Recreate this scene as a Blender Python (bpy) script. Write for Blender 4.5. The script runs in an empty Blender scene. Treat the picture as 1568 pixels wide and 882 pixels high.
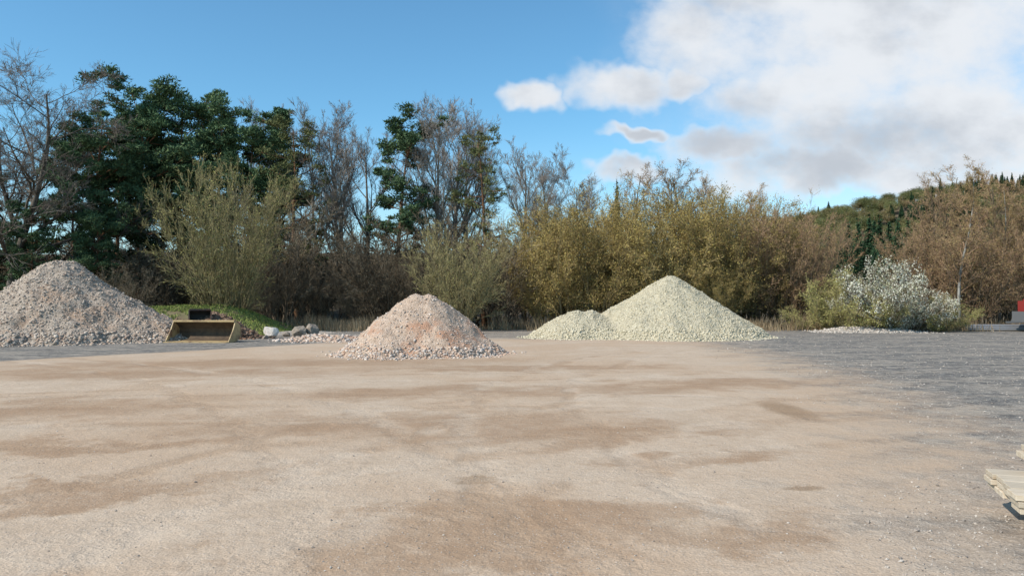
import bpy, math, numpy as np
from mathutils import Vector
R=math.radians
scene=bpy.context.scene
scene.view_settings.view_transform='Standard'; scene.view_settings.look='None'; scene.view_settings.exposure=0
FP=1162.0; HY=462.0; EYE=1.7
def X(px,d): return (px-784)/FP*d
def Z(py,d): return EYE+(HY-py)/FP*d

# ---------------------------------------------------------------- node helper
class G:
    def __init__(s,nt): s.nt=nt
    def n(s,t,props=None,**inp):
        nd=s.nt.nodes.new(t)
        for k,v in (props or {}).items(): setattr(nd,k,v)
        for k,v in inp.items():
            k=k.replace('_',' ')
            s.set(nd.inputs[k],v)
        return nd
    def set(s,sock,v):
        if isinstance(v,bpy.types.NodeSocket): s.nt.links.new(v,sock)
        else:
            if sock.type=='RGBA' and len(v)==3: v=(*v,1)
            sock.default_value=v
    def m(s,op,a,b=0.0,c=None,clamp=False):
        nd=s.nt.nodes.new('ShaderNodeMath'); nd.operation=op; nd.use_clamp=clamp
        s.set(nd.inputs[0],a); s.set(nd.inputs[1],b)
        if c is not None: s.set(nd.inputs[2],c)
        return nd.outputs[0]
    def v(s,op,a,b=(0,0,0)):
        nd=s.nt.nodes.new('ShaderNodeVectorMath'); nd.operation=op
        s.set(nd.inputs[0],a); s.set(nd.inputs[1],b)
        return nd.outputs['Value'] if op in('DOT_PRODUCT','LENGTH') else nd.outputs[0]
    def mix(s,f,a,b,mode='MIX'):
        nd=s.nt.nodes.new('ShaderNodeMix'); nd.data_type='RGBA'; nd.blend_type=mode
        s.set(nd.inputs[0],f); s.set(nd.inputs[6],a); s.set(nd.inputs[7],b)
        return nd.outputs[2]
    def noise(s,vec,scale,detail=4,rough=.5,dist=0):
        return s.n('ShaderNodeTexNoise',Vector=vec,Scale=scale,Detail=detail,Roughness=rough,Distortion=dist).outputs[0]
    def vor(s,vec,scale,out='Distance'):
        return s.n('ShaderNodeTexVoronoi',Vector=vec,Scale=scale).outputs[out]
    def sm(s,x,lo,hi,a=0.0,b=1.0):
        nd=s.nt.nodes.new('ShaderNodeMapRange'); nd.interpolation_type='SMOOTHSTEP'
        for i,q in enumerate((x,lo,hi,a,b)): s.set(nd.inputs[i],q)
        return nd.outputs[0]
    def ramp(s,f,stops):
        nd=s.nt.nodes.new('ShaderNodeValToRGB'); cr=nd.color_ramp
        while len(cr.elements)<len(stops): cr.elements.new(.5)
        for e,(p,c) in zip(cr.elements,stops): e.position=p; e.color=(*c,1)
        s.set(nd.inputs[0],f); return nd.outputs[0]
    def xyz(s,vec):
        nd=s.n('ShaderNodeSeparateXYZ',Vector=vec); return nd.outputs
    def com(s,x,y,z=0.0):
        nd=s.nt.nodes.new('ShaderNodeCombineXYZ')
        for i,q in enumerate((x,y,z)): s.set(nd.inputs[i],q)
        return nd.outputs[0]
    def ell(s,x,y,cx,cy,rx,ry,rot=0):
        c,sn=math.cos(rot),math.sin(rot)
        dx=s.m('SUBTRACT',x,cx); dy=s.m('SUBTRACT',y,cy)
        a=s.m('ADD',s.m('MULTIPLY',dx,c/rx),s.m('MULTIPLY',dy,sn/rx))
        b=s.m('ADD',s.m('MULTIPLY',dx,-sn/ry),s.m('MULTIPLY',dy,c/ry))
        q=s.m('ADD',s.m('MULTIPLY',a,a),s.m('MULTIPLY',b,b))
        return s.m('SUBTRACT',1.0,q)
def newmat(name,rough=.9,spec=.2):
    m=bpy.data.materials.new(name); m.use_nodes=True
    b=m.node_tree.nodes['Principled BSDF']; b.inputs['Roughness'].default_value=rough
    b.inputs['Specular IOR Level'].default_value=spec
    return m,G(m.node_tree),b
def bump(g,b,h,strength=.5,dist=.02):
    nd=g.n('ShaderNodeBump',Height=h,Strength=strength,Distance=dist); g.nt.links.new(nd.outputs[0],b.inputs['Normal'])

# ---------------------------------------------------------------- mesh helper
class MB:
    def __init__(s): s.V=[];s.F=[];s.M=[];s.n=0
    def add(s,V,F,mi=0):
        V=np.asarray(V,dtype=np.float32).reshape(-1,3); F=np.asarray(F,dtype=np.int64)
        s.V.append(V); s.F.append(F+s.n); s.M.append(np.full(len(F),mi)); s.n+=len(V)
    def mesh(s,name,mats,smooth=False):
        me=bpy.data.meshes.new(name)
        V=np.concatenate(s.V); 
        lt=np.concatenate([np.full(len(f),f.shape[1]) for f in s.F]); ls=np.concatenate([[0],np.cumsum(lt)[:-1]])
        li=np.concatenate([f.ravel() for f in s.F])
        me.vertices.add(len(V)); me.vertices.foreach_set('co',V.ravel())
        me.loops.add(len(li)); me.loops.foreach_set('vertex_index',li.astype(np.int32))
        me.polygons.add(len(ls)); me.polygons.foreach_set('loop_start',ls.astype(np.int32))
        me.polygons.foreach_set('material_index',np.concatenate(s.M).astype(np.int32))
        me.polygons.foreach_set('use_smooth',np.full(len(ls),smooth))
        for m in mats: me.materials.append(m)
        me.update(calc_edges=True); return me
    def obj(s,name,mats,smooth=False,loc=(0,0,0),parent=None):
        return put(s.mesh(name,mats,smooth),name,loc,parent=parent)
def put(me,name,loc=(0,0,0),rot=0,sc=(1,1,1),parent=None):
    o=bpy.data.objects.new(name,me); scene.collection.objects.link(o)
    o.location=loc; o.rotation_euler=(0,0,rot); o.scale=sc
    if parent: o.parent=parent
    return o
def nrm(a): return a/(np.linalg.norm(a,axis=-1,keepdims=True)+1e-9)
def box(mb,c,s,mi=0,rz=0,rx=0):
    v=np.array([[x,y,z] for x in(-.5,.5) for y in(-.5,.5) for z in(-.5,.5)])*np.array(s)
    if rx: 
        cx,sx=math.cos(rx),math.sin(rx); v=v@np.array([[1,0,0],[0,cx,sx],[0,-sx,cx]])
    cz,sz=math.cos(rz),math.sin(rz); v=v@np.array([[cz,sz,0],[-sz,cz,0],[0,0,1]])
    mb.add(v+np.array(c),[[0,1,3,2],[4,6,7,5],[0,4,5,1],[2,3,7,6],[0,2,6,4],[1,5,7,3]],mi)
def tube(mb,pts,rad,k,mi,rng,cap=False):
    N,S,_=pts.shape
    tan=nrm(np.gradient(pts,axis=1)); ref=rng.normal(size=(N,1,3))
    u=nrm(np.cross(tan,ref)); v=np.cross(tan,u)
    ang=np.arange(k)*(2*math.pi/k)
    ring=pts[:,:,None]+rad[:,:,None,None]*(np.cos(ang)[None,None,:,None]*u[:,:,None]+np.sin(ang)[None,None,:,None]*v[:,:,None])
    idx=np.arange(N*S*k).reshape(N,S,k)
    a=idx[:,:-1];c=idx[:,1:]
    if k==2: F=np.stack([a[...,0],a[...,1],c[...,1],c[...,0]],-1).reshape(-1,4)
    else: F=np.stack([a,np.roll(a,-1,2),np.roll(c,-1,2),c],-1).reshape(-1,4)
    mb.add(ring,F,mi)
def vnoise(x,y,seed=0):
    def h(i,j):
        n=(i*374761393+j*668265263+seed*974711)&0x7fffffff
        n=((n^(n>>13))*1274126177)&0x7fffffff
        return ((n^(n>>16))&0xffff)/65535.0
    xi=np.floor(x).astype(np.int64); yi=np.floor(y).astype(np.int64); fx=x-xi; fy=y-yi
    fx=fx*fx*(3-2*fx); fy=fy*fy*(3-2*fy)
    return (h(xi,yi)*(1-fx)+h(xi+1,yi)*fx)*(1-fy)+(h(xi,yi+1)*(1-fx)+h(xi+1,yi+1)*fx)*fy
def fbm(x,y,seed=0,o=4):
    r=0;a=.5
    for i in range(o): r=r+a*(vnoise(x*2**i,y*2**i,seed+i)-.5); a*=.5
    return r
def sst(x,a,b):
    t=np.clip((x-a)/(b-a),0,1); return t*t*(3-2*t)

# ---------------------------------------------------------------- tree generator
def grow(st,d,L,r0,r1,seg,wob,up,rng):
    N=len(st); pts=np.zeros((N,seg+1,3)); pts[:,0]=st; d=nrm(d)
    for i in range(seg):
        d=nrm(d+rng.normal(size=(N,3))*wob+np.array([0,0,up])/seg)
        pts[:,i+1]=pts[:,i]+d*(L/seg)[:,None]
    t=np.linspace(0,1,seg+1)[None]
    return pts,r0[:,None]*(1-t)+r1[:,None]*t
def spawn(P,Rd,L,n,t0,t1,ang,asd,lr,taper,rr,rng,uni=False):
    N,S,_=P.shape
    t=(rng.random((N,n)) if not uni else (np.arange(n)[None]+rng.random((N,n)))/n)*(t1-t0)+t0
    f=t*(S-1); i=np.minimum(f.astype(int),S-2); w=(f-i)[...,None]
    I=np.arange(N)[:,None]
    a=P[I,i]; b=P[I,i+1]; pos=a*(1-w)+b*w; tan=nrm(b-a)
    r=Rd[I,i]*(1-w[...,0])+Rd[I,i+1]*w[...,0]
    perp=nrm(np.cross(tan,rng.normal(size=tan.shape)))
    A=R(1)*(ang+rng.normal(size=t.shape)*asd)[...,None]
    d=np.cos(A)*tan+np.sin(A)*perp
    tt=(t-t0)/max(t1-t0,1e-6)
    l=L[:,None]*lr*(1-taper*tt)*rng.uniform(.6,1.2,t.shape)
    return pos.reshape(-1,3),d.reshape(-1,3),l.ravel(),np.minimum(r*rr,.6*r+.002).ravel()
def leaves(mb,P,n,size,mi,rng,spread=.1,elong=1.0,lastonly=True):
    N,S,_=P.shape
    i=rng.integers(0,N,n); j=rng.integers(1 if lastonly else 0,S,n); w=rng.random((n,1))
    c=P[i,j]*w+P[i,j-1]*(1-w)+rng.normal(size=(n,3))*spread
    tris(mb,c,size,mi,rng,elong)
def tris(mb,c,size,mi,rng,elong=1.0,dirs=None):
    n=len(c)
    u=nrm(rng.normal(size=(n,3)) if dirs is None else dirs); v=nrm(np.cross(u,rng.normal(size=(n,3))))
    s=size*rng.uniform(.6,1.4,(n,1))
    V=np.stack([c-u*s*.5*elong-v*s*.5,c-u*s*.5*elong+v*s*.5,c+u*s*.6*elong],1)
    mb.add(V,np.arange(3*n).reshape(n,3),mi)
def treemb(seed,H,r,stems,lean,lv,kk=(8,5,4,3,2),twigfrom=3,minr=.007,trunkwob=.05,spreadbase=.0,stemup=.3,trunkend=.15,stemvar=(.72,.86)):
    rng=np.random.default_rng(seed); mb=MB()
    az=(np.arange(stems)+rng.random(stems)*.8)*6.283/stems if stems>1 else np.array([0.]); 
    le=lean*1.5*np.sqrt(rng.random(stems)) if stems>1 else np.array([lean*.3])
    d=np.stack([np.cos(az)*np.sin(le),np.sin(az)*np.sin(le),np.cos(le)],1)
    st=np.stack([np.cos(az)*spreadbase,np.sin(az)*spreadbase,np.full(stems,-.15)],1)*rng.uniform(.3,1,(stems,1)); st[:,2]=-.15
    L=H*rng.uniform(stemvar[0],stemvar[1],stems) if stems>1 else np.array([H*1.])
    r0=np.full(stems,r)*rng.uniform(.7,1.1,stems)
    P,Rd=grow(st,d,L,r0,r0*trunkend,9,trunkwob,stemup,rng); tube(mb,P,Rd,kk[0],0,rng)
    out=[P]
    for q,s in enumerate(lv):
        pos,dd,l,rr=spawn(P,Rd,L,s['n'],s.get('t0',.2),s.get('t1',1),s['a'],s.get('asd',10),s['l'],s.get('tp',.5),s.get('rr',.6),rng,uni=(q==0))
        rr=np.maximum(rr,minr)
        P,Rd=grow(pos,dd,l,rr,np.maximum(rr*.25,minr*.7),s.get('seg',4),s.get('w',.12),s.get('up',.2),rng); L=l
        tube(mb,P,Rd,kk[min(q+1,4)],1 if q+1>=twigfrom else 0,rng); out.append(P)
    return mb,out,rng

# ---------------------------------------------------------------- materials
def wood_mat(name,c1,c2,scale=6,vary=.25):
    m,g,b=newmat(name,.95,0)
    co=g.n('ShaderNodeTexCoord').outputs['Object']
    f=g.noise(g.v('MULTIPLY',co,(1,1,.3)),scale,1,.6)
    rnd=g.n('ShaderNodeObjectInfo').outputs['Random']
    col=g.ramp(f,[(.3,c1),(.7,c2)])
    k=g.m('ADD',1-vary,g.m('MULTIPLY',rnd,2*vary))
    col=g.v('MULTIPLY',col,g.com(k,k,k))
    g.set(b.inputs['Base Color'],col)
    return m
def leaf_mat(name,cols,vary=.2,trans=0,nscale=.8):
    m,g,b=newmat(name,.85,.05)
    co=g.n('ShaderNodeTexCoord').outputs['Object']
    isl=g.n('ShaderNodeNewGeometry').outputs['Random Per Island']
    f=g.m('ADD',g.m('MULTIPLY',isl,.5),g.m('MULTIPLY',g.noise(co,nscale,1),.5))
    n=len(cols); col=g.ramp(f,[(.2+.6*i/(n-1),c) for i,c in enumerate(cols)])
    rnd=g.n('ShaderNodeObjectInfo').outputs['Random']
    k=g.m('ADD',1-vary,g.m('MULTIPLY',rnd,2*vary)); col=g.v('MULTIPLY',col,g.com(k,k,k))
    g.set(b.inputs['Base Color'],col)
    return m
M_bark=wood_mat('grey_bark',(.14,.125,.10),(.34,.305,.255))
M_twig=wood_mat('bare_twigs',(.22,.19,.165),(.34,.295,.26),vary=.15)
M_oaktwig=wood_mat('oak_twigs',(.15,.125,.105),(.25,.21,.18),vary=.1)
M_oakbark=wood_mat('oak_bark',(.07,.06,.05),(.17,.145,.12),vary=.1)
M_brownbark=wood_mat('brown_bark',(.09,.07,.052),(.18,.145,.105))
M_browntwig=wood_mat('brown_twigs',(.17,.135,.095),(.27,.22,.155),vary=.3)
M_olivebark=wood_mat('olive_bark',(.13,.11,.06),(.26,.22,.125))
M_olivetwig=wood_mat('olive_twigs',(.24,.205,.10),(.35,.30,.155))
M_redtwig=wood_mat('reddish_twigs',(.27,.175,.11),(.40,.265,.17))
M_goldtwig=wood_mat('golden_twigs',(.27,.195,.085),(.39,.295,.14))
M_pinebark=wood_mat('pine_bark',(.08,.052,.036),(.30,.16,.09),3)
M_birch=wood_mat('birch_bark',(.14,.13,.11),(.40,.38,.34),5,.1)
M_pine=leaf_mat('pine_needles',[(.045,.080,.045),(.085,.135,.068),(.14,.195,.09)],.3)
M_pineol=leaf_mat('olive_pine_needles',[(.09,.10,.045),(.15,.16,.07),(.2,.21,.09)],.15)
M_gold=leaf_mat('golden_buds',[(.255,.185,.06),(.355,.27,.09),(.45,.36,.13)],.2)
M_ochre=leaf_mat('ochre_buds',[(.25,.17,.08),(.34,.245,.11),(.41,.315,.15)],.15)
M_willow=leaf_mat('willow_buds',[(.19,.17,.065),(.28,.26,.09),(.37,.36,.13)],.15)
M_brownleaf=leaf_mat('brown_dry_leaves',[(.11,.085,.055),(.18,.14,.09),(.25,.21,.13)],.3)
M_blossom=leaf_mat('white_blossom',[(.38,.40,.21),(.68,.66,.52),(.80,.78,.70)],.05)
M_dry=leaf_mat('dry_grass_blades',[(.18,.12,.07),(.30,.22,.13),(.42,.34,.22)],.1)
M_hilld=leaf_mat('hill_budding_leaves',[(.08,.095,.035),(.13,.14,.055),(.19,.18,.08)],.3)
M_hillo=leaf_mat('hill_ochre_leaves',[(.14,.115,.055),(.20,.165,.075),(.25,.21,.10)],.3)
M_spruce=leaf_mat('spruce_needles',[(.02,.042,.022),(.036,.07,.036),(.055,.10,.048)],.3)

# ---------------------------------------------------------------- tree prototypes
BARE=[]
for i,(n1,a1,l1) in enumerate([(14,32,.54),(15,25,.52),(14,42,.53)]):
    mb,o,rng=treemb(110+i,15,.22,1,.08,[dict(n=n1,t0=.20,t1=.92,a=a1,asd=6,l=l1,tp=.60,up=.7,seg=7,w=.045,rr=.62),
        dict(n=10,t0=.18,a=30,l=.42,tp=.35,up=.4,seg=4,w=.07),dict(n=9,t0=.15,a=32,l=.46,tp=.25,up=.25,w=.08),dict(n=8,t0=.1,a=32,l=.6,tp=.25,up=.15,seg=2)],minr=.0075,trunkwob=.035)
    BARE.append(mb.mesh('bare_tree_mesh',[M_bark,M_twig],True))
mb,o,rng=treemb(31,15,.36,1,.15,[dict(n=17,t0=.2,a=58,l=.56,tp=.45,up=.4,seg=7,w=.15),
    dict(n=12,t0=.2,a=42,l=.42,tp=.4,up=.15,seg=5,w=.14),dict(n=10,t0=.15,a=40,l=.48,tp=.3,up=.1),dict(n=8,t0=.1,a=35,l=.6,tp=.3,seg=2)],minr=.007,trunkwob=.08)
OAK=mb.mesh('spreading_bare_tree_mesh',[M_oakbark,M_oaktwig],True)
def pine(seed,n1,t0,l,tp,mat,nclump,dens,cr=.48,sz=.075):
    mb,o,rng=treemb(seed,15,.2,1,.06,[dict(n=n1,t0=t0,a=70,asd=16,l=l,tp=tp,up=.3,seg=5,w=.1),
        dict(n=8,t0=.3,a=42,l=.4,tp=.4,up=.25,seg=3)],kk=(8,5,3),twigfrom=9,minr=.012,trunkwob=.035,trunkend=.15)
    tips=np.concatenate([o[2][:,-1],o[2][:,-1],o[2][:,2],o[1][:,-1],o[0][:,-1]])
    c=tips[rng.integers(0,len(tips),nclump)]+rng.normal(size=(nclump,3))*.12
    rad=rng.uniform(.5,1.3,(nclump,1,1))*cr
    q=rng.normal(size=(nclump,dens,3)); q=nrm(q)*rng.random((nclump,dens,1))**.5
    off=q*rad*np.array([1,1,.6])
    pts=(c[:,None]+off).reshape(-1,3); dirs=(q+rng.normal(size=q.shape)*.5+np.array([0,0,.6])).reshape(-1,3)
    tris(mb,pts,sz,1,rng,2.2,dirs)
    return mb.mesh('pine_mesh',[M_pinebark,mat],True)
PINE=[pine(41,32,.38,.29,.45,M_pine,470,75),pine(42,34,.40,.27,.42,M_pine,460,75),pine(43,38,.2,.27,.5,M_pine,520,75)]
PINEN=pine(44,34,.38,.19,.4,M_pine,300,75,.44); PINEO=pine(45,32,.3,.19,.5,M_pineol,300,40,.4,.065)
def shrub(seed,H,stems,lean,bark,twig,leaf,nl,ls,spread=.08,up=.25,l1=.40,r=.045,n1=13,nm='shrub_mesh',n2=7,n3=5,minr=.007,kk=(5,4,3,2),a=28,sb=.5,tw=.05,end=.1,a2=30,a3=34,u1=.25,sv=(.72,.86)):
    mb,o,rng=treemb(seed,H,r,stems,lean,[dict(n=n1,t0=.1,a=a,l=l1,tp=.4,up=u1,seg=4,w=.08),
        dict(n=n2,t0=.15,a=a2,l=.45,tp=.3,up=.1,seg=3),dict(n=n3,t0=.1,a=a3,l=.5,tp=.3,up=.05,seg=2)],kk=kk,twigfrom=2,minr=minr,spreadbase=sb,stemup=up,trunkwob=tw,trunkend=end,stemvar=sv)
    if nl: leaves(mb,o[3],nl,ls,2,rng,spread)
    return mb.mesh(nm,[bark,twig,leaf])
gk=dict(a=34,a2=36,a3=40,u1=.2,sv=(.62,.84),spread=.12,n1=13,n2=8,l1=.34,r=.038)
GOLD=[shrub(51,7.5,22,.38,M_olivebark,M_goldtwig,M_gold,22000,.048,**gk),shrub(52,7.5,24,.42,M_olivebark,M_goldtwig,M_gold,23000,.048,**gk),shrub(53,7.5,21,.35,M_olivebark,M_goldtwig,M_gold,22000,.048,**gk)]
OCH=[]
for sd in (54,55):
    mb,o,rng=treemb(sd,11,.14,1,.08,[dict(n=20,t0=.15,t1=.95,a=38,l=.42,tp=.55,up=.5,seg=6,w=.06),dict(n=11,t0=.15,a=34,l=.42,tp=.3,up=.25,seg=3),dict(n=10,t0=.1,a=36,l=.5,tp=.25,up=.1,seg=2)],kk=(7,4,3,2),twigfrom=2,minr=.009)
    leaves(mb,o[3],6000,.045,2,rng,.08); OCH.append(mb.mesh('alder_mesh',[M_brownbark,M_redtwig,M_ochre]))
OCB=[shrub(64,8,18,.32,M_brownbark,M_redtwig,M_ochre,12000,.045,**gk),shrub(65,8,20,.36,M_brownbark,M_redtwig,M_ochre,12000,.045,**gk)]
WIL=[shrub(56,7.5,26,.42,M_olivebark,M_olivetwig,M_willow,6000,.05),shrub(57,6,24,.42,M_olivebark,M_olivetwig,M_willow,3000,.045)]
BRN=[shrub(58,7,14,.36,M_brownbark,M_browntwig,M_brownleaf,3000,.05),shrub(59,7,16,.40,M_brownbark,M_browntwig,M_brownleaf,3500,.05)]
BRL=[shrub(68,7,9,.38,M_brownbark,M_browntwig,M_brownleaf,2200,.10,n1=9,n2=6,n3=3,minr=.013,kk=(4,3,2,2)),shrub(69,7,10,.42,M_brownbark,M_browntwig,M_brownleaf,2500,.10,n1=9,n2=6,n3=3,minr=.013,kk=(4,3,2,2))]
BLOS=[shrub(60,3.6,20,.6,M_brownbark,M_browntwig,M_blossom,13000,.05,.07,up=.1,r=.03),shrub(61,3,18,.7,M_olivebark,M_olivetwig,M_willow,10000,.045,.08,up=.1,r=.03)]
mb,o,rng=treemb(70,14,.12,1,.08,[dict(n=30,t0=.18,a=40,l=.27,tp=.6,up=.35,seg=5,w=.08),dict(n=9,t0=.1,a=34,l=.42,tp=.4,up=.1),dict(n=8,t0=.1,a=34,l=.5,tp=.3,seg=2)],kk=(8,4,3,2),twigfrom=1,minr=.007)
leaves(mb,o[3],9000,.05,2,rng,.08); BIRCH=mb.mesh('birch_mesh',[M_birch,M_redtwig,M_ochre],True)
mb,o,rng=treemb(75,13,.18,1,.10,[dict(n=12,t0=.2,a=36,l=.5,tp=.5,up=.4,seg=4),dict(n=7,t0=.2,a=34,l=.45,tp=.4,up=.2,seg=3),dict(n=6,t0=.1,a=34,l=.5,tp=.3,seg=2)],kk=(5,3,2,2),twigfrom=2,minr=.014)
FARB=mb.mesh('far_bare_tree_mesh',[M_bark,M_twig],True)
def spruce(seed,n,mat,H=14,w=2.6):
    rng=np.random.default_rng(seed); mb=MB()
    P=np.array([[[0,0,-.2],[0,0,H*.5],[0,0,H]]]); tube(mb,P,np.array([[.2,.12,.02]]),5,0,rng)
    z=(1-np.sqrt(rng.random(n)))*.93+.06; a=np.floor(rng.random(n)*60)/60*6.283+z*40+rng.normal(size=n)*.08
    rr=(1-z)*w*rng.random(n)**.4*(0.75+.25*np.sin(a*5+z*60))
    c=np.stack([np.cos(a)*rr,np.sin(a)*rr,z*H-rr*.35],1); d=np.stack([np.cos(a),np.sin(a),np.full(n,-.4)],1)
    tris(mb,c,.25,1,rng,1.8,d); return mb.mesh('spruce_mesh',[M_pinebark,mat])
SPR=[spruce(1,3500,M_spruce),spruce(2,3500,M_spruce,13,3)]
def hilltree(seed,mat):
    rng=np.random.default_rng(seed); mb=MB(); P=np.array([[[0,0,-.2],[.1,0,5],[0,.1,10]]]); tube(mb,P,np.array([[.2,.14,.04]]),5,0,rng)
    c=nrm(rng.normal(size=(26,3)))*rng.uniform(.4,1,(26,1))*np.array([3,3,3.2])+np.array([0,0,6.5])
    q=c[rng.integers(0,26,2600)]+rng.normal(size=(2600,3))*.7; tris(mb,q,.24,1,rng); return mb.mesh('hill_tree_mesh',[M_bark,mat])
HT=[hilltree(3,M_hilld),hilltree(4,M_hillo)]

# ---------------------------------------------------------------- terrain
def gh(x,y):
    h=8.0*sst(y,62,106)*(1-sst(x,5,34))+ 46*sst(y,190,345)*sst(x,-20,235)+10*sst(y,150,500)
    h=h+sst(y,52,80)*fbm(x*.08,y*.08,5)*2.0
    return h+ fbm(x*.25,y*.25,9)*.06*sst(y,6,20)
t=np.linspace(-1,1,261); xs=np.sinh(t*5.2)/np.sinh(5.2)*900
t=np.linspace(0,1,300); ys=-40+ (np.sinh(t*4.0)/np.sinh(4.0))*1500
gx,gy=np.meshgrid(xs,ys,indexing='ij'); V=np.stack([gx,gy,gh(gx,gy)],-1).reshape(-1,3)
idx=np.arange(V.shape[0]).reshape(gx.shape); F=np.stack([idx[:-1,:-1],idx[1:,:-1],idx[1:,1:],idx[:-1,1:]],-1).reshape(-1,4)
m,g,b=newmat('yard_ground',.95,.06)
co=g.n('ShaderNodeTexCoord').outputs['Object']; x,y,z=g.xyz(co)
n1=g.noise(co,.28,3,.6); n2=g.noise(co,1.3,5,.68); n3=g.noise(co,9,4,.7); nf=g.noise(co,55,2,.7)
n4=g.noise(g.v('ADD',co,(17,3,0)),.8,7,.72)
wx=g.m('ADD',x,g.m('MULTIPLY',g.m('SUBTRACT',n4,.5),5.0))
wy=g.m('ADD',y,g.m('MULTIPLY',g.m('SUBTRACT',g.noise(g.v('ADD',co,(31,7,0)),.55,6,.68),.5),5.0))
tan=g.ramp(g.m('ADD',g.m('MULTIPLY',n2,.6),g.m('MULTIPLY',n3,.4)),[(.3,(.42,.315,.222)),(.5,(.50,.385,.283)),(.72,(.57,.46,.35))])
tan=g.mix(g.sm(n1,.42,.60,0,.6),tan,(.47,.335,.228))
pat=None
for (cx,cy,rx,ry,ro) in [(-1.6,10.6,2.9,1.1,.05),(.9,9.9,2.4,.7,.3),(-.6,5.7,.9,.6,.3),(1.0,5.9,1.0,.5,.1),(-4.4,6.6,2.2,.4,.45),(-8,12,3,1.1,.2),(-1.5,14.5,3,.9,.25),(4,15.5,3,.9,.35),(-5,9,2,.5,.3),(-9,18,5,1.2,.1),(0,19.5,4,.9,.1),(-7,21,7,1.5,.15),(2.2,8.2,.9,.4,.2)]:
    e=g.ell(wx,wy,cx,cy,rx,ry,ro); pat=e if pat is None else g.m('MAXIMUM',pat,e)
pat=g.m('ADD',g.m('MAXIMUM',pat,-2.2),g.m('MULTIPLY',g.m('SUBTRACT',n2,.5),4.0))
pm=g.sm(pat,-1.2,1.5,0,.80)
tan=g.mix(pm,tan,(.32,.205,.125))
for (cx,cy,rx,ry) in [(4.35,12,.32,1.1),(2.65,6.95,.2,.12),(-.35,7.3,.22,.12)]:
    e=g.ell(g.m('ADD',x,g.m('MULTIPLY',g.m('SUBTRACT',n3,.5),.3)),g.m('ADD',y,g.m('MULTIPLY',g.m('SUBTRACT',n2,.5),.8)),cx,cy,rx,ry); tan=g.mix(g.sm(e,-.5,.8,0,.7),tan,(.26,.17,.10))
trk=None; nt_=g.m('MULTIPLY',g.m('SUBTRACT',n1,.5),1.4)
for (cx,cy,r) in [(9,-3,13.2),(9.2,-3,14.9),(-6,34,23.5),(-6,34,25.2),(14,2,17),(14,2,18.7),(-30,-4,30),(-30,-4,31.7),(22,12,21),(22,12,22.6),(5,-20,37),(5,-20,38.6),(-3,-30,42.5),(-3,-30,44.1)]:
    rr=g.v('LENGTH',g.com(g.m('SUBTRACT',x,cx),g.m('SUBTRACT',y,cy),0.0))
    q=g.m('ABSOLUTE',g.m('SUBTRACT',g.m('ADD',rr,nt_),r)); e=g.sm(q,.06,.27,1,0); trk=e if trk is None else g.m('MAXIMUM',trk,e)
trk=g.m('MULTIPLY',trk,g.sm(n4,.36,.60))
tan=g.mix(g.m('MULTIPLY',trk,.5),tan,g.mix(g.sm(n1,.44,.52),(.56,.45,.345),(.35,.235,.15)))
ym=g.m('MAXIMUM',wy,6.0); fb=g.m('SUBTRACT',9.2,g.m('DIVIDE',36.0,ym))
am=g.sm(g.m('ADD',g.m('SUBTRACT',wx,fb),g.m('MULTIPLY',g.m('SUBTRACT',n2,.5),5.0)),-1.8,2.4)
al=g.sm(g.m('SUBTRACT',g.m('ADD',y,g.m('MULTIPLY',n2,1.5)),g.m('ADD',42.5,g.m('MULTIPLY',x,1.38))),-.6,.6); al=g.m('MULTIPLY',al,g.sm(x,-5,-8))
far=g.sm(wy,33,37)
am=g.m('MAXIMUM',g.m('MAXIMUM',am,al),g.m('MULTIPLY',far,.85))
nm=g.noise(g.v('ADD',co,(3,9,0)),3.2,6,.78)
asp=g.ramp(g.m('ADD',g.m('MULTIPLY',nf,.35),g.m('ADD',g.m('MULTIPLY',n3,.30),g.m('MULTIPLY',nm,.35))),[(.40,(.05,.05,.05)),(.50,(.145,.14,.132)),(.60,(.42,.38,.33))])
dust=g.sm(g.m('ADD',g.m('MULTIPLY',g.noise(g.v('MULTIPLY',co,(.5,1.2,1)),.9,6,.72),.7),g.m('MULTIPLY',nm,.3)),.44,.57,.06,.9)
asp=g.mix(g.m('MULTIPLY',dust,.64),asp,(.40,.345,.28))
am=g.m('MULTIPLY',am,g.sm(n3,.2,.5,.75,1))
col=g.mix(am,tan,asp)
vo_=g.n('ShaderNodeTexVoronoi',Vector=co,Scale=38.0); vo=vo_.outputs['Distance']; vcx=g.xyz(vo_.outputs['Color'])[0]
sp=g.m('MULTIPLY',g.sm(vo,.22,.34,1,0),g.sm(vcx,.62,.68))
col=g.mix(g.m('MULTIPLY',sp,.5),col,g.ramp(vcx,[(.6,(.20,.17,.145)),(.8,(.44,.38,.32)),(1,(.64,.58,.52))]))
col=g.mix(1.0,col,g.ramp(nf,[(.3,(.80,.80,.80)),(.7,(1.18,1.18,1.18))]),'MULTIPLY')
wf=g.sm(g.m('ADD',y,g.m('MULTIPLY',n1,3)),46.5,49)
col=g.mix(wf,col,g.ramp(n2,[(.3,(.09,.07,.05)),(.6,(.17,.135,.09)),(.8,(.12,.13,.055))]))
g.set(b.inputs['Base Color'],col)
hh=g.m('ADD',g.m('ADD',g.m('MULTIPLY',n3,1.3),g.m('MULTIPLY',nf,.35)),g.m('ADD',g.m('MULTIPLY',sp,.35),g.m('MULTIPLY',g.m('SUBTRACT',n2,g.m('MULTIPLY',trk,.5)),2.2)))
bump(g,b,hh,g.m('ADD',.5,g.m('MULTIPLY',am,.4)),.033)
mb=MB(); mb.add(V,F); mb.obj('ground',[m],True)

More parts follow.
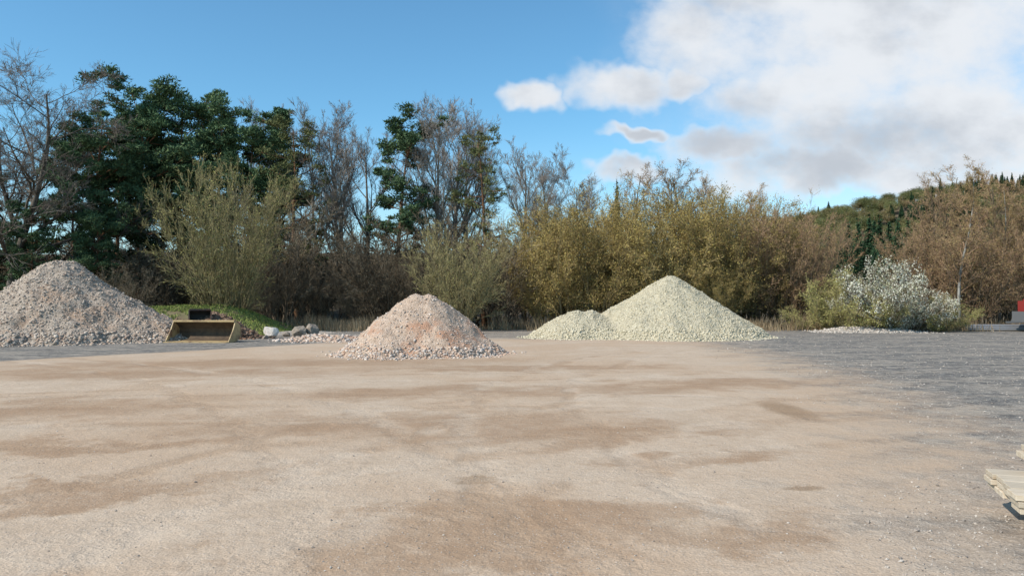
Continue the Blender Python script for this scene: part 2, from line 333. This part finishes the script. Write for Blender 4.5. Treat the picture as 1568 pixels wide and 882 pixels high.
# ---------------------------------------------------------------- stones
OCT=np.array([[1,0,0],[-1,0,0],[0,1,0],[0,-1,0],[0,0,1],[0,0,-1]],float); OF=np.array([[0,2,4],[2,1,4],[1,3,4],[3,0,4],[2,0,5],[1,2,5],[3,1,5],[0,3,5]])
CUB=nrm(np.array([[x,y,z] for x in(-1,1) for y in(-1,1) for z in(-1,1)],float)); CF=np.array([[0,1,3,2],[4,6,7,5],[0,4,5,1],[2,3,7,6],[0,2,6,4],[1,5,7,3]])
def stones(mb,c,s,rng,mi=0,cub=False):
    T,F=(CUB,CF) if cub else (OCT,OF); n=len(c)
    v=T[None]*rng.uniform(.65,1.25,(n,1,3))+rng.normal(size=(n,len(T),3))*.16
    q,_=np.linalg.qr(rng.normal(size=(n,3,3))); v=np.einsum('nij,nkj->nki',q,v)
    v=v*s[:,None,None]*np.array([1,1,.8])+c[:,None]
    k=len(T); mb.add(v,(F[None]+np.arange(n)[:,None,None]*k).reshape(-1,F.shape[1]),mi)
def stone_mat(name,cols,bigcol=None,nsc=.9):
    m,g,b=newmat(name,.9,.15)
    co=g.n('ShaderNodeTexCoord').outputs['Object']
    isl=g.n('ShaderNodeNewGeometry').outputs['Random Per Island']
    n=len(cols); col=g.ramp(isl,[(i/(n-1),c) for i,c in enumerate(cols)])
    if bigcol: col=g.mix(g.sm(g.noise(co,nsc,4,.6),.5,.62,0,.75),col,bigcol)
    g.set(b.inputs['Base Color'],col); return m
def fine_mat(name,cols,bigcol=None,sc=14,nsc=.9,amt=.8):
    m,g,b=newmat(name,.95,.1)
    co=g.n('ShaderNodeTexCoord').outputs['Object']
    v=g.n('ShaderNodeTexVoronoi',Vector=co,Scale=float(sc)); vx=g.xyz(v.outputs['Color'])[0]; d=v.outputs['Distance']
    n=len(cols); col=g.ramp(vx,[(i/(n-1),c) for i,c in enumerate(cols)])
    fn=g.noise(co,30,4,.7); fm=g.noise(co,3.5,5,.7)
    col=g.mix(1.0,col,g.ramp(fn,[(.3,(.75,.75,.75)),(.7,(1.2,1.2,1.2))]),'MULTIPLY')
    col=g.mix(1.0,col,g.ramp(fm,[(.3,(.82,.81,.80)),(.7,(1.12,1.12,1.12))]),'MULTIPLY')
    if bigcol: col=g.mix(g.sm(g.noise(co,nsc,6,.65),.5,.64,0,amt),col,bigcol)
    g.set(b.inputs['Base Color'],col)
    bump(g,b,g.m('ADD',g.m('MULTIPLY',d,-.7),fn),.8,.04); return m
def heap(name,cones,mats,nst,smin,smax,seed,nz=.12,skirt=.1,cub=True,low=.45,hi=.55,kk=.07,pw=4):
    rng=np.random.default_rng(seed); cs=np.array(cones,float)
    def hf(x,y):
        k=kk; acc=0
        wx=x+fbm(x*.7,y*.7,seed)*.8; wy=y+fbm(x*.7,y*.7,seed+20)*.8
        for cx,cy,H,sl,e in cs:
            acc=acc+np.exp(np.clip((H-sl*(np.sqrt((wx-cx)**2+(wy-cy)**2+e*e)-e))/k,-30,80))
        h=k*np.log(acc+1e-12)
        return h+fbm(x*1.6,y*1.6,seed+3,5)*nz*2+fbm(x*6,y*6,seed+5,3)*nz*.8
    Rm=(cs[:,2]/cs[:,3]+1.0)
    x0,x1=(cs[:,0]-Rm).min(),(cs[:,0]+Rm).max(); y0,y1=(cs[:,1]-Rm).min(),(cs[:,1]+Rm).max()
    nx=int((x1-x0)/.06);ny=int((y1-y0)/.06)
    gx,gy=np.meshgrid(np.linspace(x0,x1,nx),np.linspace(y0,y1,ny),indexing='ij'); h=hf(gx,gy)
    idx=np.arange(gx.size).reshape(gx.shape); F=np.stack([idx[:-1,:-1],idx[1:,:-1],idx[1:,1:],idx[:-1,1:]],-1).reshape(-1,4)
    hv=np.maximum(h,-.08); keep=(hv.ravel()[F]>-.07).any(1); F=F[keep]
    used=np.unique(F); re=np.full(gx.size,-1); re[used]=np.arange(len(used))
    ox,oy=cs[0,0],cs[0,1]
    V=np.stack([gx-ox,gy-oy,hv],-1).reshape(-1,3)[used]
    mb=MB(); mb.add(V,re[F],0)
    n=nst*4; px=rng.uniform(x0,x1,n); py=rng.uniform(y0,y1,n); hh=hf(px,py)
    pr=np.where(hh>0,np.where(hh<low,1,hi),np.exp(hh/skirt)*.8); k=rng.random(n)<pr; px,py,hh=px[k][:nst],py[k][:nst],hh[k][:nst]
    s=smin+(smax-smin)*rng.random(len(px))**pw*np.where(hh<low,1.3,.8)
    stones(mb,np.stack([px-ox,py-oy,np.maximum(hh,0)+s*.1],1),s,rng,1,cub)
    return mb.obj(name,mats,True,(ox,oy,0))
MS1=[fine_mat('pink_sand_gravel',[(.46,.335,.245),(.53,.40,.30),(.59,.46,.365)],(.44,.24,.15),20,.9,.85),stone_mat('pink_rubble',[(.29,.265,.245),(.53,.415,.325),(.46,.30,.215),(.63,.55,.48),(.41,.37,.34)])]
MS2=[fine_mat('cream_gravel_fine',[(.44,.385,.265),(.52,.46,.33),(.59,.53,.40)],None,20),stone_mat('cream_gravel_stones',[(.36,.32,.22),(.52,.46,.33),(.62,.56,.425),(.47,.415,.295)])]
MS3=[fine_mat('beige_grey_gravel',[(.31,.25,.195),(.41,.335,.265),(.50,.42,.345)],(.37,.24,.16),16,.5,.6),stone_mat('beige_grey_rubble',[(.22,.195,.175),(.43,.355,.285),(.33,.235,.18),(.56,.48,.40),(.46,.375,.30)])]
heap('gravel_pile',[(-3.3,25,1.92,.84,.2),(-2.8,25.1,1.96,.82,.2),(-1.9,24.9,1.05,.66,.3)],MS1,11000,.010,.06,101,.09,.09,True,.3,.2)
heap('gravel_pile',[(7.75,37.6,2.95,.68,.45),(3.0,36.2,1.28,.70,.45),(3.9,36.3,1.25,.66,.45)],MS2,26000,.02,.065,102,.08,pw=3)
heap('gravel_pile',[(-20.1,34,3.55,.72,.3),(-17.6,33.4,1.7,.6,.5),(-16.3,33.3,1.4,.7,.6),(-25,34,1.6,.5,.6)],MS3,28000,.015,.085,103,.17,pw=3)
MS4=[fine_mat('pale_rubble_fine',[(.36,.31,.26),(.45,.395,.34),(.50,.45,.39)]),stone_mat('pale_rubble',[(.30,.265,.23),(.47,.415,.36),(.56,.51,.45)])]
heap('gravel_mound',[(X(1320,43),43,.36,.28,.3),(X(1290,43),43,.27,.25,.3),(X(1365,43),43,.27,.25,.3)],MS4,3500,.02,.08,104,.06)
heap('rubble_heap',[(X(500,33.5),33.5,.20,.2,.2),(X(530,33),33,.22,.2,.2),(X(480,34),34,.16,.2,.2)],MS1,2000,.02,.10,105,.08)
heap('gravel_mound',[(X(400,41),41,.10,.06,.3),(X(460,41.5),41.5,.08,.05,.3)],MS4,1500,.01,.03,107,.02)
M_soil=[fine_mat('rusty_soil',[(.12,.075,.05),(.20,.12,.08),(.28,.19,.13)],None,6),stone_mat('soil_clods',[(.10,.07,.05),(.24,.14,.09),(.36,.27,.20)])]
heap('soil_mound',[(X(335,36),36,1.25,.75,.3),(X(300,35.5),35.5,.85,.8,.4),(X(352,35),35,.7,.7,.3),(X(270,36.2),36.2,.8,.6,.4)],M_soil,4000,.03,.12,106,.2)
rng=np.random.default_rng(5); n=46000; d=3.2*np.exp(rng.random(n)**.9*2.5); a=rng.uniform(-.82,.82,n)
px=np.tan(a)*d; gr=px+fbm(px*.6,d*.6,31)*5>8.6-36/np.maximum(d,6)
k=((fbm(px*.5,d*.5,77)>-.02)&(rng.random(n)<.4))|(rng.random(n)<.12)|(gr&(rng.random(n)<.75)); px=px[k]; d=d[k]; gr=gr[k]; n=len(px)
s=.003+.007*rng.random(n)**4+.008*(rng.random(n)<.01)+gr*(.006+.0007*d)*rng.random(n)**2.5; mb=MB(); stones(mb,np.stack([px,d,gh(px,d)+s*.25],1),s,rng)
mb.obj('loose_gravel',[stone_mat('loose_gravel_stones',[(.20,.175,.155),(.35,.29,.24),(.43,.37,.31),(.52,.46,.40)])])
def boulder(name,loc,s,mat,seed):
    import bmesh
    bm=bmesh.new(); bmesh.ops.create_icosphere(bm,subdivisions=3,radius=1); rg=np.random.default_rng(seed)
    pl=[(Vector(nrm(rg.normal(size=3))),rg.uniform(.5,.8)) for _ in range(11)]
    for v in bm.verts:
        for nn,dd in pl:
            q=v.co.dot(nn)
            if q>dd: v.co-=nn*(q-dd)
        v.co+=Vector(rg.normal(size=3)*.02); v.co=Vector((v.co.x*s[0],v.co.y*s[1],v.co.z*s[2]))
    me=bpy.data.meshes.new(name); bm.to_mesh(me); bm.free(); me.materials.append(mat); return put(me,name,loc)
def rockm(name,a,c):
    m,g,b=newmat(name,.9); co=g.n('ShaderNodeTexCoord').outputs['Object']; f=g.noise(co,6,8,.7); g.set(b.inputs['Base Color'],g.ramp(f,[(.35,a),(.65,c)])); bump(g,b,f,.8,.05); return m
RW=rockm('white_rock',(.46,.41,.36),(.68,.64,.58)); RG=rockm('grey_rock',(.18,.15,.12),(.36,.30,.24))
boulder('boulder',(X(415,35.5),35.5,.24),(.42,.33,.38),RW,1); boulder('boulder',(X(437,37),37,.1),(.25,.2,.16),RG,7)
boulder('boulder',(X(460,37),37,.24),(.42,.33,.38),RG,2); boulder('boulder',(X(480,37.5),37.5,.28),(.36,.38,.44),RG,3)
boulder('boulder',(X(406,34.5),34.5,.08),(.17,.15,.15),RG,4); boulder('boulder',(X(497,36),36,.08),(.22,.2,.15),RG,5)

# ---------------------------------------------------------------- bucket
def bucket(name,loc,rz,W,D,Hh,colA,colB,inA=(.05,.035,.025),inB=(.13,.09,.055)):
    m,g,b=newmat(name+'_paint',.55,.4); co=g.n('ShaderNodeTexCoord').outputs['Object']
    f=g.noise(co,3,7,.7); g.set(b.inputs['Base Color'],g.ramp(f,[(.38,colB),(.52,colA),(.75,tuple(c*1.2 for c in colA))])); bump(g,b,f,.3,.01)
    m2,g2,b2=newmat(name+'_inside_shade',.8,.3); co=g2.n('ShaderNodeTexCoord').outputs['Object']; f=g2.noise(co,4,7,.7)
    g2.set(b2.inputs['Base Color'],g2.ramp(f,[(.3,inA),(.7,inB)]))  # dark brown inner back: the shadow inside the bucket is put into the colour
    e=bpy.data.objects.new(name,None); scene.collection.objects.link(e); e.location=loc; e.rotation_euler=(0,0,rz)
    prof=[(-.50,.0),(-.25,.0),(.1,.02),(.32,.10),(.45,.26),(.50,.45),(.47,.65),(.36,.82),(.20,.95),(.06,1.0)]
    P=np.array(prof)*np.array([D,Hh]); th=.03
    tn=np.gradient(P,axis=0); nn=np.stack([-tn[:,1],tn[:,0]],1); nn/=np.linalg.norm(nn,axis=1)[:,None]; Q=P+nn*th
    mb=MB(); k=len(P)
    V=[(sx*W/2,p[0],p[1]+.02) for sx in(-1,1) for A in(P,Q) for p in A]; V=np.array(V); F=[]
    o,i,o2,i2=0,k,2*k,3*k; Fm=[];Fl=[]
    for j in range(k-1):
        F.append([o+j,o+j+1,o2+j+1,o2+j]); (Fl if j<2 else Fm).append([i+j,i2+j,i2+j+1,i+j+1])
    F+=[[o,o2,i2,i],[o+k-1,i+k-1,i2+k-1,o2+k-1]]
    mb.add(V,F+Fl,0); mb.add(V,Fm,1); mb.obj('shell',[m,m2],False,parent=e)
    for sx in(-1,1):
        mb=MB(); x0=sx*(W/2+.002); x1=sx*(W/2+.04)
        pr=[(-.46,.0)]+prof[1:]+[(-.10,.60)]
        pr=np.array(pr)*np.array([D,Hh])*1.02; kk=len(pr)
        V=np.array([(x0,p[0],p[1]+.02) for p in pr]+[(x1,p[0],p[1]+.02) for p in pr])
        mb.add(V,[list(range(kk))],0); mb.add(V,[list(range(kk,2*kk))],0); mb.add(V,[[j,(j+1)%kk,kk+(j+1)%kk,kk+j] for j in range(kk)],0)
        mb.obj('side_plate',[m,m2],False,parent=e)
    mb=MB(); box(mb,(0,-.52*D,.03),(W*1.02,.16*D,.035)); mb.obj('cutting_edge',[m],False,parent=e)
    mb=MB(); box(mb,(0,.08*D,Hh*1.0+.05),(W,.16*D,.07)); 
    for q in(-.42,.42,-.14,.14): box(mb,(q*W*.5,.6*D,Hh*.5),(.05,.25*D,Hh*.7))
    mb.obj('top_beam_and_hooks',[m],False,parent=e)
    return e
bucket('loader_bucket',(X(310,31.8),31.9,0),R(-7),2.72,1.15,.84,(.44,.32,.16),(.20,.12,.07))
bucket('excavator_bucket',(X(301,34.6),35.0,.74),R(25),.9,.7,.55,(.05,.04,.035),(.13,.06,.03),(.02,.018,.015),(.05,.04,.03))

# ---------------------------------------------------------------- timber stack, pipes, trailer
m,g,b=newmat('weathered_planks',.8,.2); co=g.n('ShaderNodeTexCoord').outputs['Object']
f=g.noise(g.v('MULTIPLY',co,(1.2,14,14)),3,6,.65); isl=g.n('ShaderNodeNewGeometry').outputs['Random Per Island']
c=g.ramp(f,[(.3,(.42,.33,.23)),(.6,(.60,.51,.39)),(.8,(.67,.59,.47))]); k=g.m('ADD',.8,g.m('MULTIPLY',isl,.3)); g.set(b.inputs['Base Color'],g.v('MULTIPLY',c,g.com(k,k,k))); bump(g,b,f,.3,.004)
M_wood=m
mb=MB(); rg=np.random.default_rng(8)
for lay in range(3):
    for j in range(4):
        box(mb,(rg.uniform(-.04,.04),-.36+j*.235+rg.uniform(-.006,.006)+lay*.01,.218+lay*.046),(2.4,.222,.040),0,rg.uniform(-.008,.008))
for q in(-.60,.75): box(mb,(q,0,.098),(.10,.9,.196),0)
for q in(-.3,.8): box(mb,(q,.33,.40),(.09,.3,.12),0)
box(mb,(.14,.33,.484),(2.3,.20,.044),0,.02); box(mb,(.18,.35,.531),(2.3,.18,.044),0,.005)
o=mb.obj('timber_plank_stack',[M_wood]); o.location=(4.89,5.43,0); o.rotation_euler=(0,0,R(-19))
bv=o.modifiers.new('b','BEVEL'); bv.width=.003
m,g,b=newmat('galvanised_steel',.45,.5); b.inputs['Metallic'].default_value=.6; g.set(b.inputs['Base Color'],(.42,.43,.45)); M_st=m
mb=MB(); rg=np.random.default_rng(3)
for r in range(3):
    for j in range(7-r):
        yy=44+j*.13+r*.065; x0=X(1478,44)+rg.uniform(0,1.2); P=np.array([[[x0,yy,.1+r*.11],[x0+6,yy,.1+r*.11]]]); tube(mb,P,np.full((1,2),.06),10,0,rg)
for q in(1.5,4.5): box(mb,(X(1478,44)+q,44.4,.02),(.1,1.2,.05),0)
mb.obj('steel_pipe_stack',[M_st],True)
mr,g,b=newmat('red_paint',.6,.3); g.set(b.inputs['Base Color'],(.26,.035,.03)); md,g,b=newmat('dark_rubber',.8,.3); g.set(b.inputs['Base Color'],(.03,.03,.032)); mg,g,b=newmat('grey_paint',.7,.3); g.set(b.inputs['Base Color'],(.13,.135,.14))
mb=MB(); x0=X(1560,42)
box(mb,(x0+1.6,42.8,.62),(3.2,1.7,.14),2); box(mb,(x0+1.6,41.98,.92),(3.1,.05,.46),2); box(mb,(x0+1.6,43.6,.92),(3.1,.05,.46),2); box(mb,(x0+.03,42.8,.92),(.05,1.58,.46),2); box(mb,(x0+3.17,42.8,.92),(.05,1.58,.46),2)
box(mb,(x0+1.0,42.8,1.45),(1.5,1.3,.6),0); box(mb,(x0+1.0,42.8,1.8),(1.1,1.0,.1),0); box(mb,(x0-.4,42.8,.55),(.9,.09,.09),2)
for yy in(41.85,43.75):
    a=np.linspace(0,6.283,17)[:-1]; V=[(x0+1.7+math.cos(t)*.36,yy+w,.36+math.sin(t)*.36) for w in(-.1,.1) for t in a]
    mb.add(V,[[j,(j+1)%16,16+(j+1)%16,16+j] for j in range(16)],1); mb.add(V,[list(range(16))],1); mb.add(V,[list(range(16,32))],1)
o=mb.obj('trailer_with_red_compressor',[mr,md,mg]); o.location=(.65,0,0)

# ---------------------------------------------------------------- grass bank
rng=np.random.default_rng(9)
nx,ny=120,80; gx,gy=np.meshgrid(np.linspace(-27,-11.5,nx),np.linspace(35.5,50,ny),indexing='ij')
def bh(x,y): return (1.50+fbm(x*.3,y*.3,14)*.5)*sst(x,-11.8,-16.2)*sst(x,-27,-23) *sst(y,35.7,42.2)*(1-sst(y,43,49.5))+fbm(x*1.2,y*1.2,4)*.22*sst(y,35.7,38)*sst(x,-11.8,-14) -.06
V=np.stack([gx,gy,bh(gx,gy)],-1).reshape(-1,3); idx=np.arange(nx*ny).reshape(nx,ny); F=np.stack([idx[:-1,:-1],idx[1:,:-1],idx[1:,1:],idx[:-1,1:]],-1).reshape(-1,4)
mb=MB(); mb.add(V,F,0); n=34000; px=rng.uniform(-26,-12.4,n); py=rng.uniform(36.8,48,n); k=(fbm(px*.9,py*.9,6)>-.12+.08*(39.5-np.minimum(py,39.5))); px=px[k];py=py[k];n=len(px); h=.12*rng.uniform(.5,1.5,n)
c=np.stack([px,py,bh(px,py)+h*.4],1); tris(mb,c,.055,1,rng,2.4,np.stack([rng.normal(size=n)*.5,rng.normal(size=n)*.5,np.ones(n)],1))
m,g,b=newmat('grass_soil',.95); co=g.n('ShaderNodeTexCoord').outputs['Object']; g.set(b.inputs['Base Color'],g.ramp(g.noise(co,2,5,.6),[(.4,(.17,.125,.08)),(.65,(.16,.16,.07))]))
M_gr=leaf_mat('grass_blades',[(.14,.17,.05),(.21,.25,.07),(.29,.32,.11)],.05)
mb.obj('grass_bank',[m,M_gr])
n=34000; px=rng.uniform(-34,38,n); py=46+rng.normal(size=n)*1.0+fbm(px*.3,px*0,3)*4; k=(fbm(px*.5,py*.5,12)>-.06)
px,py=px[k],py[k]; n=len(px); h=rng.uniform(.2,1.0,n)*(.5+vnoise(px*.4,py*.4,2)); base=np.stack([px,py,gh(px,py)],1); w=nrm(np.stack([rng.normal(size=n),rng.normal(size=n)*.3,np.zeros(n)],1))*.015
tip=base+np.stack([rng.normal(size=n)*.25*h,rng.normal(size=n)*.2*h,h],1); mb=MB(); mb.add(np.stack([base-w,base+w,tip],1),np.arange(3*n).reshape(n,3)); 
mb.obj('dry_grass',[M_dry])

# ---------------------------------------------------------------- plant the trees
rng=np.random.default_rng(21)
def plant(me,name,px,d,top,nat,wid=1.0,parent=None,rot=None):
    x=X(px,d); zb=float(gh(np.array(x),np.array(float(d)))); H=Z(top,d)-zb; s=H/nat
    return put(me,name,(x,d,zb),rng.uniform(0,6.28) if rot is None else rot,(s*wid,s*wid,s),parent)
def nh(me,p=99.3):
    v=np.zeros(len(me.vertices)*3,dtype=np.float32); me.vertices.foreach_get('co',v); return float(np.percentile(v[2::3],p))
hO=nh(OAK)
plant(OAK,'bare_oak_tree',8,47,85,hO,1.15,rot=.5); plant(OAK,'bare_oak_tree',-160,50,100,hO,1.2); plant(OAK,'bare_oak_tree',55,57,150,hO,1.1)
for i,px,d,top,w in [(0,145,52,165,1.2),(1,210,54,120,1.25),(0,278,56,134,1.15),(1,328,55,160,1.2),(2,380,54,165,1.25),(2,110,50,225,1.15),(2,50,47,310,1.2),(2,250,57,205,1.2),(2,-60,52,240,1.2),(2,430,56,200,1.15),(2,150,49,330,1.25),(1,180,59,165,1.1),(2,0,50,330,1.2),(2,320,58,200,1.1)]:
    plant(PINE[i],'pine_tree',px,d,top,nh(PINE[i],99.6),w)
plant(PINEO,'pine_tree',455,51.5,182,nh(PINEO),1.2); plant(PINEN,'pine_tree',608,51,162,nh(PINEN,99.6),1.3); plant(PINEO,'pine_tree',740,51.5,198,nh(PINEO),1.1)
for i,px,d,top,w in [(0,415,60,155,1),(0,494,54,163,1.15),(1,534,55,168,1.3),(2,568,60,190,1.0),(1,658,53.5,154,1.3),(0,697,55,148,1.15),(1,722,58,160,1.1),(2,802,52,226,1.2),(0,850,54,232,1.2),(1,888,60,250,1.3)]:
    plant(BARE[i],'bare_ash_tree',px,d,top,nh(BARE[i],99.5),w)
plant(WIL[0],'willow_bush',345,42.8,258,nh(WIL[0]),.78); plant(WIL[1],'willow_bush',700,44.5,348,nh(WIL[1]),.95)
for i,px,d,top,w in [(0,830,49,335,.95),(1,868,48,312,.95),(0,915,47,322,1),(2,965,49,294,1),(1,1010,47,308,.95),(0,1060,48.5,300,1),(2,1105,48,312,1),(2,1170,49,330,.9),(0,1130,53,302,1),(1,1090,46,400,1),(2,890,52,303,1)]:
    plant(GOLD[i],'golden_hazel_bush',px,d,top,nh(GOLD[i]),w)
for i,px,d,top,w in [(0,955,58,252,1.1),(1,1005,60,256,1.15),(0,1055,60,254,1.25),(1,1095,60,270,1.2),(0,1135,62,286,1.15),(1,1182,62,298,1.1),(1,1412,50,272,1.0),(0,1440,51,252,1.1),(1,1495,50,260,1.2),(0,1560,48,265,1.2),(1,1605,49,258,1.2),(0,1660,50,260,1.2)]:
    plant(OCH[i],'budding_alder_tree',px,d,top,nh(OCH[i]),w)
for i,px,d,top,w in [(0,1150,49,318,.9),(1,1200,48,325,.9),(0,1236,47.5,338,.8),(1,1215,53,325,.9),(1,1445,47.5,345,1.0),(0,1500,46.5,355,1),(1,1560,46.5,350,1),(0,1400,49,350,.8),(1,1530,50,310,1),(0,1590,50,310,1)]:
    plant(OCB[i],'budding_willow_bush',px,d,top,nh(OCB[i]),w)
plant(BIRCH,'birch_tree',1466,45.5,240,nh(BIRCH),1.2); plant(BIRCH,'birch_tree',1530,47,272,nh(BIRCH),1.1)
for i,px,d,top,w in [(0,1350,43.8,400,.9),(0,1395,43.2,430,.85),(0,1372,42.6,455,.85),(1,1290,44.5,418,1.0),(1,1262,45,445,1),(0,1325,44.3,434,.8),(1,1440,43.5,455,1.0),(1,1350,43.2,450,1.0)]:
    plant(BLOS[i],'blackthorn_bush' if i==0 else 'elder_bush',px,d,top,nh(BLOS[i]),w)
plant(SPR[0],'spruce_tree',945,57,272,14,.6)
bw=bpy.data.objects.new('background_woodland',None); scene.collection.objects.link(bw)
hB=[nh(m) for m in BRN]; hL=[nh(m) for m in BRL]; hF=nh(FARB)
N=54
for j in range(N):
    d=rng.uniform(51,82) if j%3 else rng.uniform(50,58); u=-.84+.96*((j*.618034)%1); x=u*d; zb=float(gh(np.array(x),np.array(d))); i=j%2
    H=rng.uniform(4.5,7.0); s=H/hL[i]; put(BRL[i],'brown_shrub',(x,d,zb),rng.uniform(0,6.28),(s*1.5,s*1.5,s),bw)
for j in range(12):
    d=rng.uniform(52,70); x=rng.uniform(.05,.85)*d; zb=float(gh(np.array(x),np.array(d))); i=j%2; s=rng.uniform(3.5,5.0)/hL[i]; put(BRL[i],'brown_shrub',(x,d,zb),rng.uniform(0,6.28),(s*1.4,s*1.4,s),bw)
for j in range(14):
    d=rng.uniform(66,90); u=-.82+.94*((j*.618034+.3)%1); x=u*d; zb=float(gh(np.array(x),np.array(d))); s=rng.uniform(6,8)/hF; put(FARB,'distant_bare_tree',(x,d,zb),rng.uniform(0,6.28),(s*1.4,s*1.4,s),bw)
for px,d,top in [(430,49,300),(590,48,355),(765,49,350),(630,49,325),(480,50,370),(545,49,400),(250,50,380),(120,47,410),(200,47,410),(655,47,400),(400,47,400)]:
    i=int(rng.integers(0,2)); plant(BRN[i],'brown_hazel_bush',px,d,top,hB[i],1.15)
fh=bpy.data.objects.new('forest_hill_trees',None); scene.collection.objects.link(fh)
for j in range(800):
    y=rng.uniform(215,362); x=rng.uniform(.30,.80)*y; zb=float(gh(np.array(x),np.array(y))); q=vnoise(np.array(x*.03),np.array(y*.03),8)
    me=SPR[j%2] if q+rng.uniform(-.15,.15)<.48 else HT[0 if rng.random()<.75 else 1]; s=rng.uniform(.6,.9); put(me,'hill_tree',(x,y,zb-.5),rng.uniform(0,6.28),(s*1.15,s*1.15,s*.85),fh)
for px,d,top in [(1288,118,352),(1300,120,338),(1315,116,333),(1332,122,325),(1348,118,328),(1362,121,323),(1376,117,332),(1325,112,350),(1305,111,358),(1352,112,345),(1270,122,345),(1392,120,330),(1340,128,320),(1280,112,365),(1315,110,365),(1340,108,360)]:
    plant(SPR[int(rng.integers(0,2))],'spruce_tree',px,d,top,14,1.1)

# ---------------------------------------------------------------- light, sky
SD=Vector((-.76,-.48,.76)).normalized(); el=math.asin(SD.z); az=math.atan2(SD.x,SD.y)
l=bpy.data.lights.new('sun','SUN'); l.energy=5.0; l.angle=R(.53); l.color=(1,.93,.83)
lo=bpy.data.objects.new('sun',l); scene.collection.objects.link(lo); lo.rotation_euler=SD.to_track_quat('Z','Y').to_euler()
w=bpy.data.worlds.new('World'); scene.world=w; w.use_nodes=True; g=G(w.node_tree); nt=w.node_tree
bg=nt.nodes['Background']; out=nt.nodes['World Output']
sk=g.n('ShaderNodeTexSky',{'sky_type':'NISHITA','sun_disc':False,'sun_elevation':el,'sun_rotation':az%(2*math.pi),'altitude':300,'air_density':1.0,'dust_density':.4,'ozone_density':1.6})
g.set(bg.inputs[0],g.v('MULTIPLY',sk.outputs[0],(.80,1.28,1.38))); bg.inputs[1].default_value=.13
D=g.n('ShaderNodeTexCoord').outputs['Generated']; dx,dy,dz=g.xyz(D)
ya=g.m('MAXIMUM',g.m('ABSOLUTE',dy),.12); u=g.m('DIVIDE',dx,ya); v=g.m('DIVIDE',dz,ya); uv=g.com(u,v,0.0)
du=g.m('ADD',u,g.m('MULTIPLY',g.m('SUBTRACT',g.noise(uv,6,4,.65),.5),.16)); dv=g.m('ADD',v,g.m('MULTIPLY',g.m('SUBTRACT',g.noise(g.v('ADD',uv,(9,4,0)),6,4,.65),.5),.12))
acc=None
for px,py,rx,ry in [(1380,40,360,140),(1110,70,130,85),(1450,190,380,110),(935,130,85,42),(812,152,48,24),(965,262,65,22),(1110,225,120,36),(1270,262,220,48),(965,208,50,14),(1480,280,280,45),(1180,-20,170,70),(1230,150,170,70),(1040,130,60,30)]:
    e=g.ell(du,dv,(px-784)/FP,(HY-py)/FP,rx/FP,ry/FP); e=g.m('MAXIMUM',e,-2.0); acc=e if acc is None else g.m('MAXIMUM',acc,e)
nz=g.noise(g.v('MULTIPLY',uv,(1,1.3,1)),8,6,.62)
dens=g.m('ADD',acc,g.m('MULTIPLY',g.m('SUBTRACT',nz,.5),2.1))
mask=g.sm(dens,-.55,1.0,0,.98)
veil=g.m('MULTIPLY',g.sm(g.m('ADD',u,g.m('MULTIPLY',nz,.3)),.22,.62),.35)
mask=g.m('MAXIMUM',mask,veil)
mask=g.m('MULTIPLY',mask,g.sm(dy,-.1,.2))
hz=g.sm(v,.0,.25,.34,0); mask=g.m('MAXIMUM',mask,hz)
shv=g.v('ADD',g.v('MULTIPLY',uv,(1,1.5,1)),(3,1.06,0))
sh=g.noise(shv,4.2,6,.55)
thick=g.m('MULTIPLY',g.sm(acc,.1,.95),g.sm(sh,.38,.64))
cc=g.mix(thick,(.86,.89,.93),(.56,.60,.66))
b2=g.n('ShaderNodeBackground',Color=cc,Strength=.97); mx=g.n('ShaderNodeMixShader',Fac=mask)
nt.links.new(bg.outputs[0],mx.inputs[1]); nt.links.new(b2.outputs[0],mx.inputs[2]); nt.links.new(mx.outputs[0],out.inputs[0])
# ---------------------------------------------------------------- camera
c=bpy.data.cameras.new('camera'); c.sensor_width=36; c.lens=36*FP/1568; c.clip_end=4000; c.clip_start=.05
co=bpy.data.objects.new('camera',c); scene.collection.objects.link(co); co.location=(0,0,EYE); co.rotation_euler=(R(90)+math.atan((HY-441)/FP),0,0); scene.camera=co
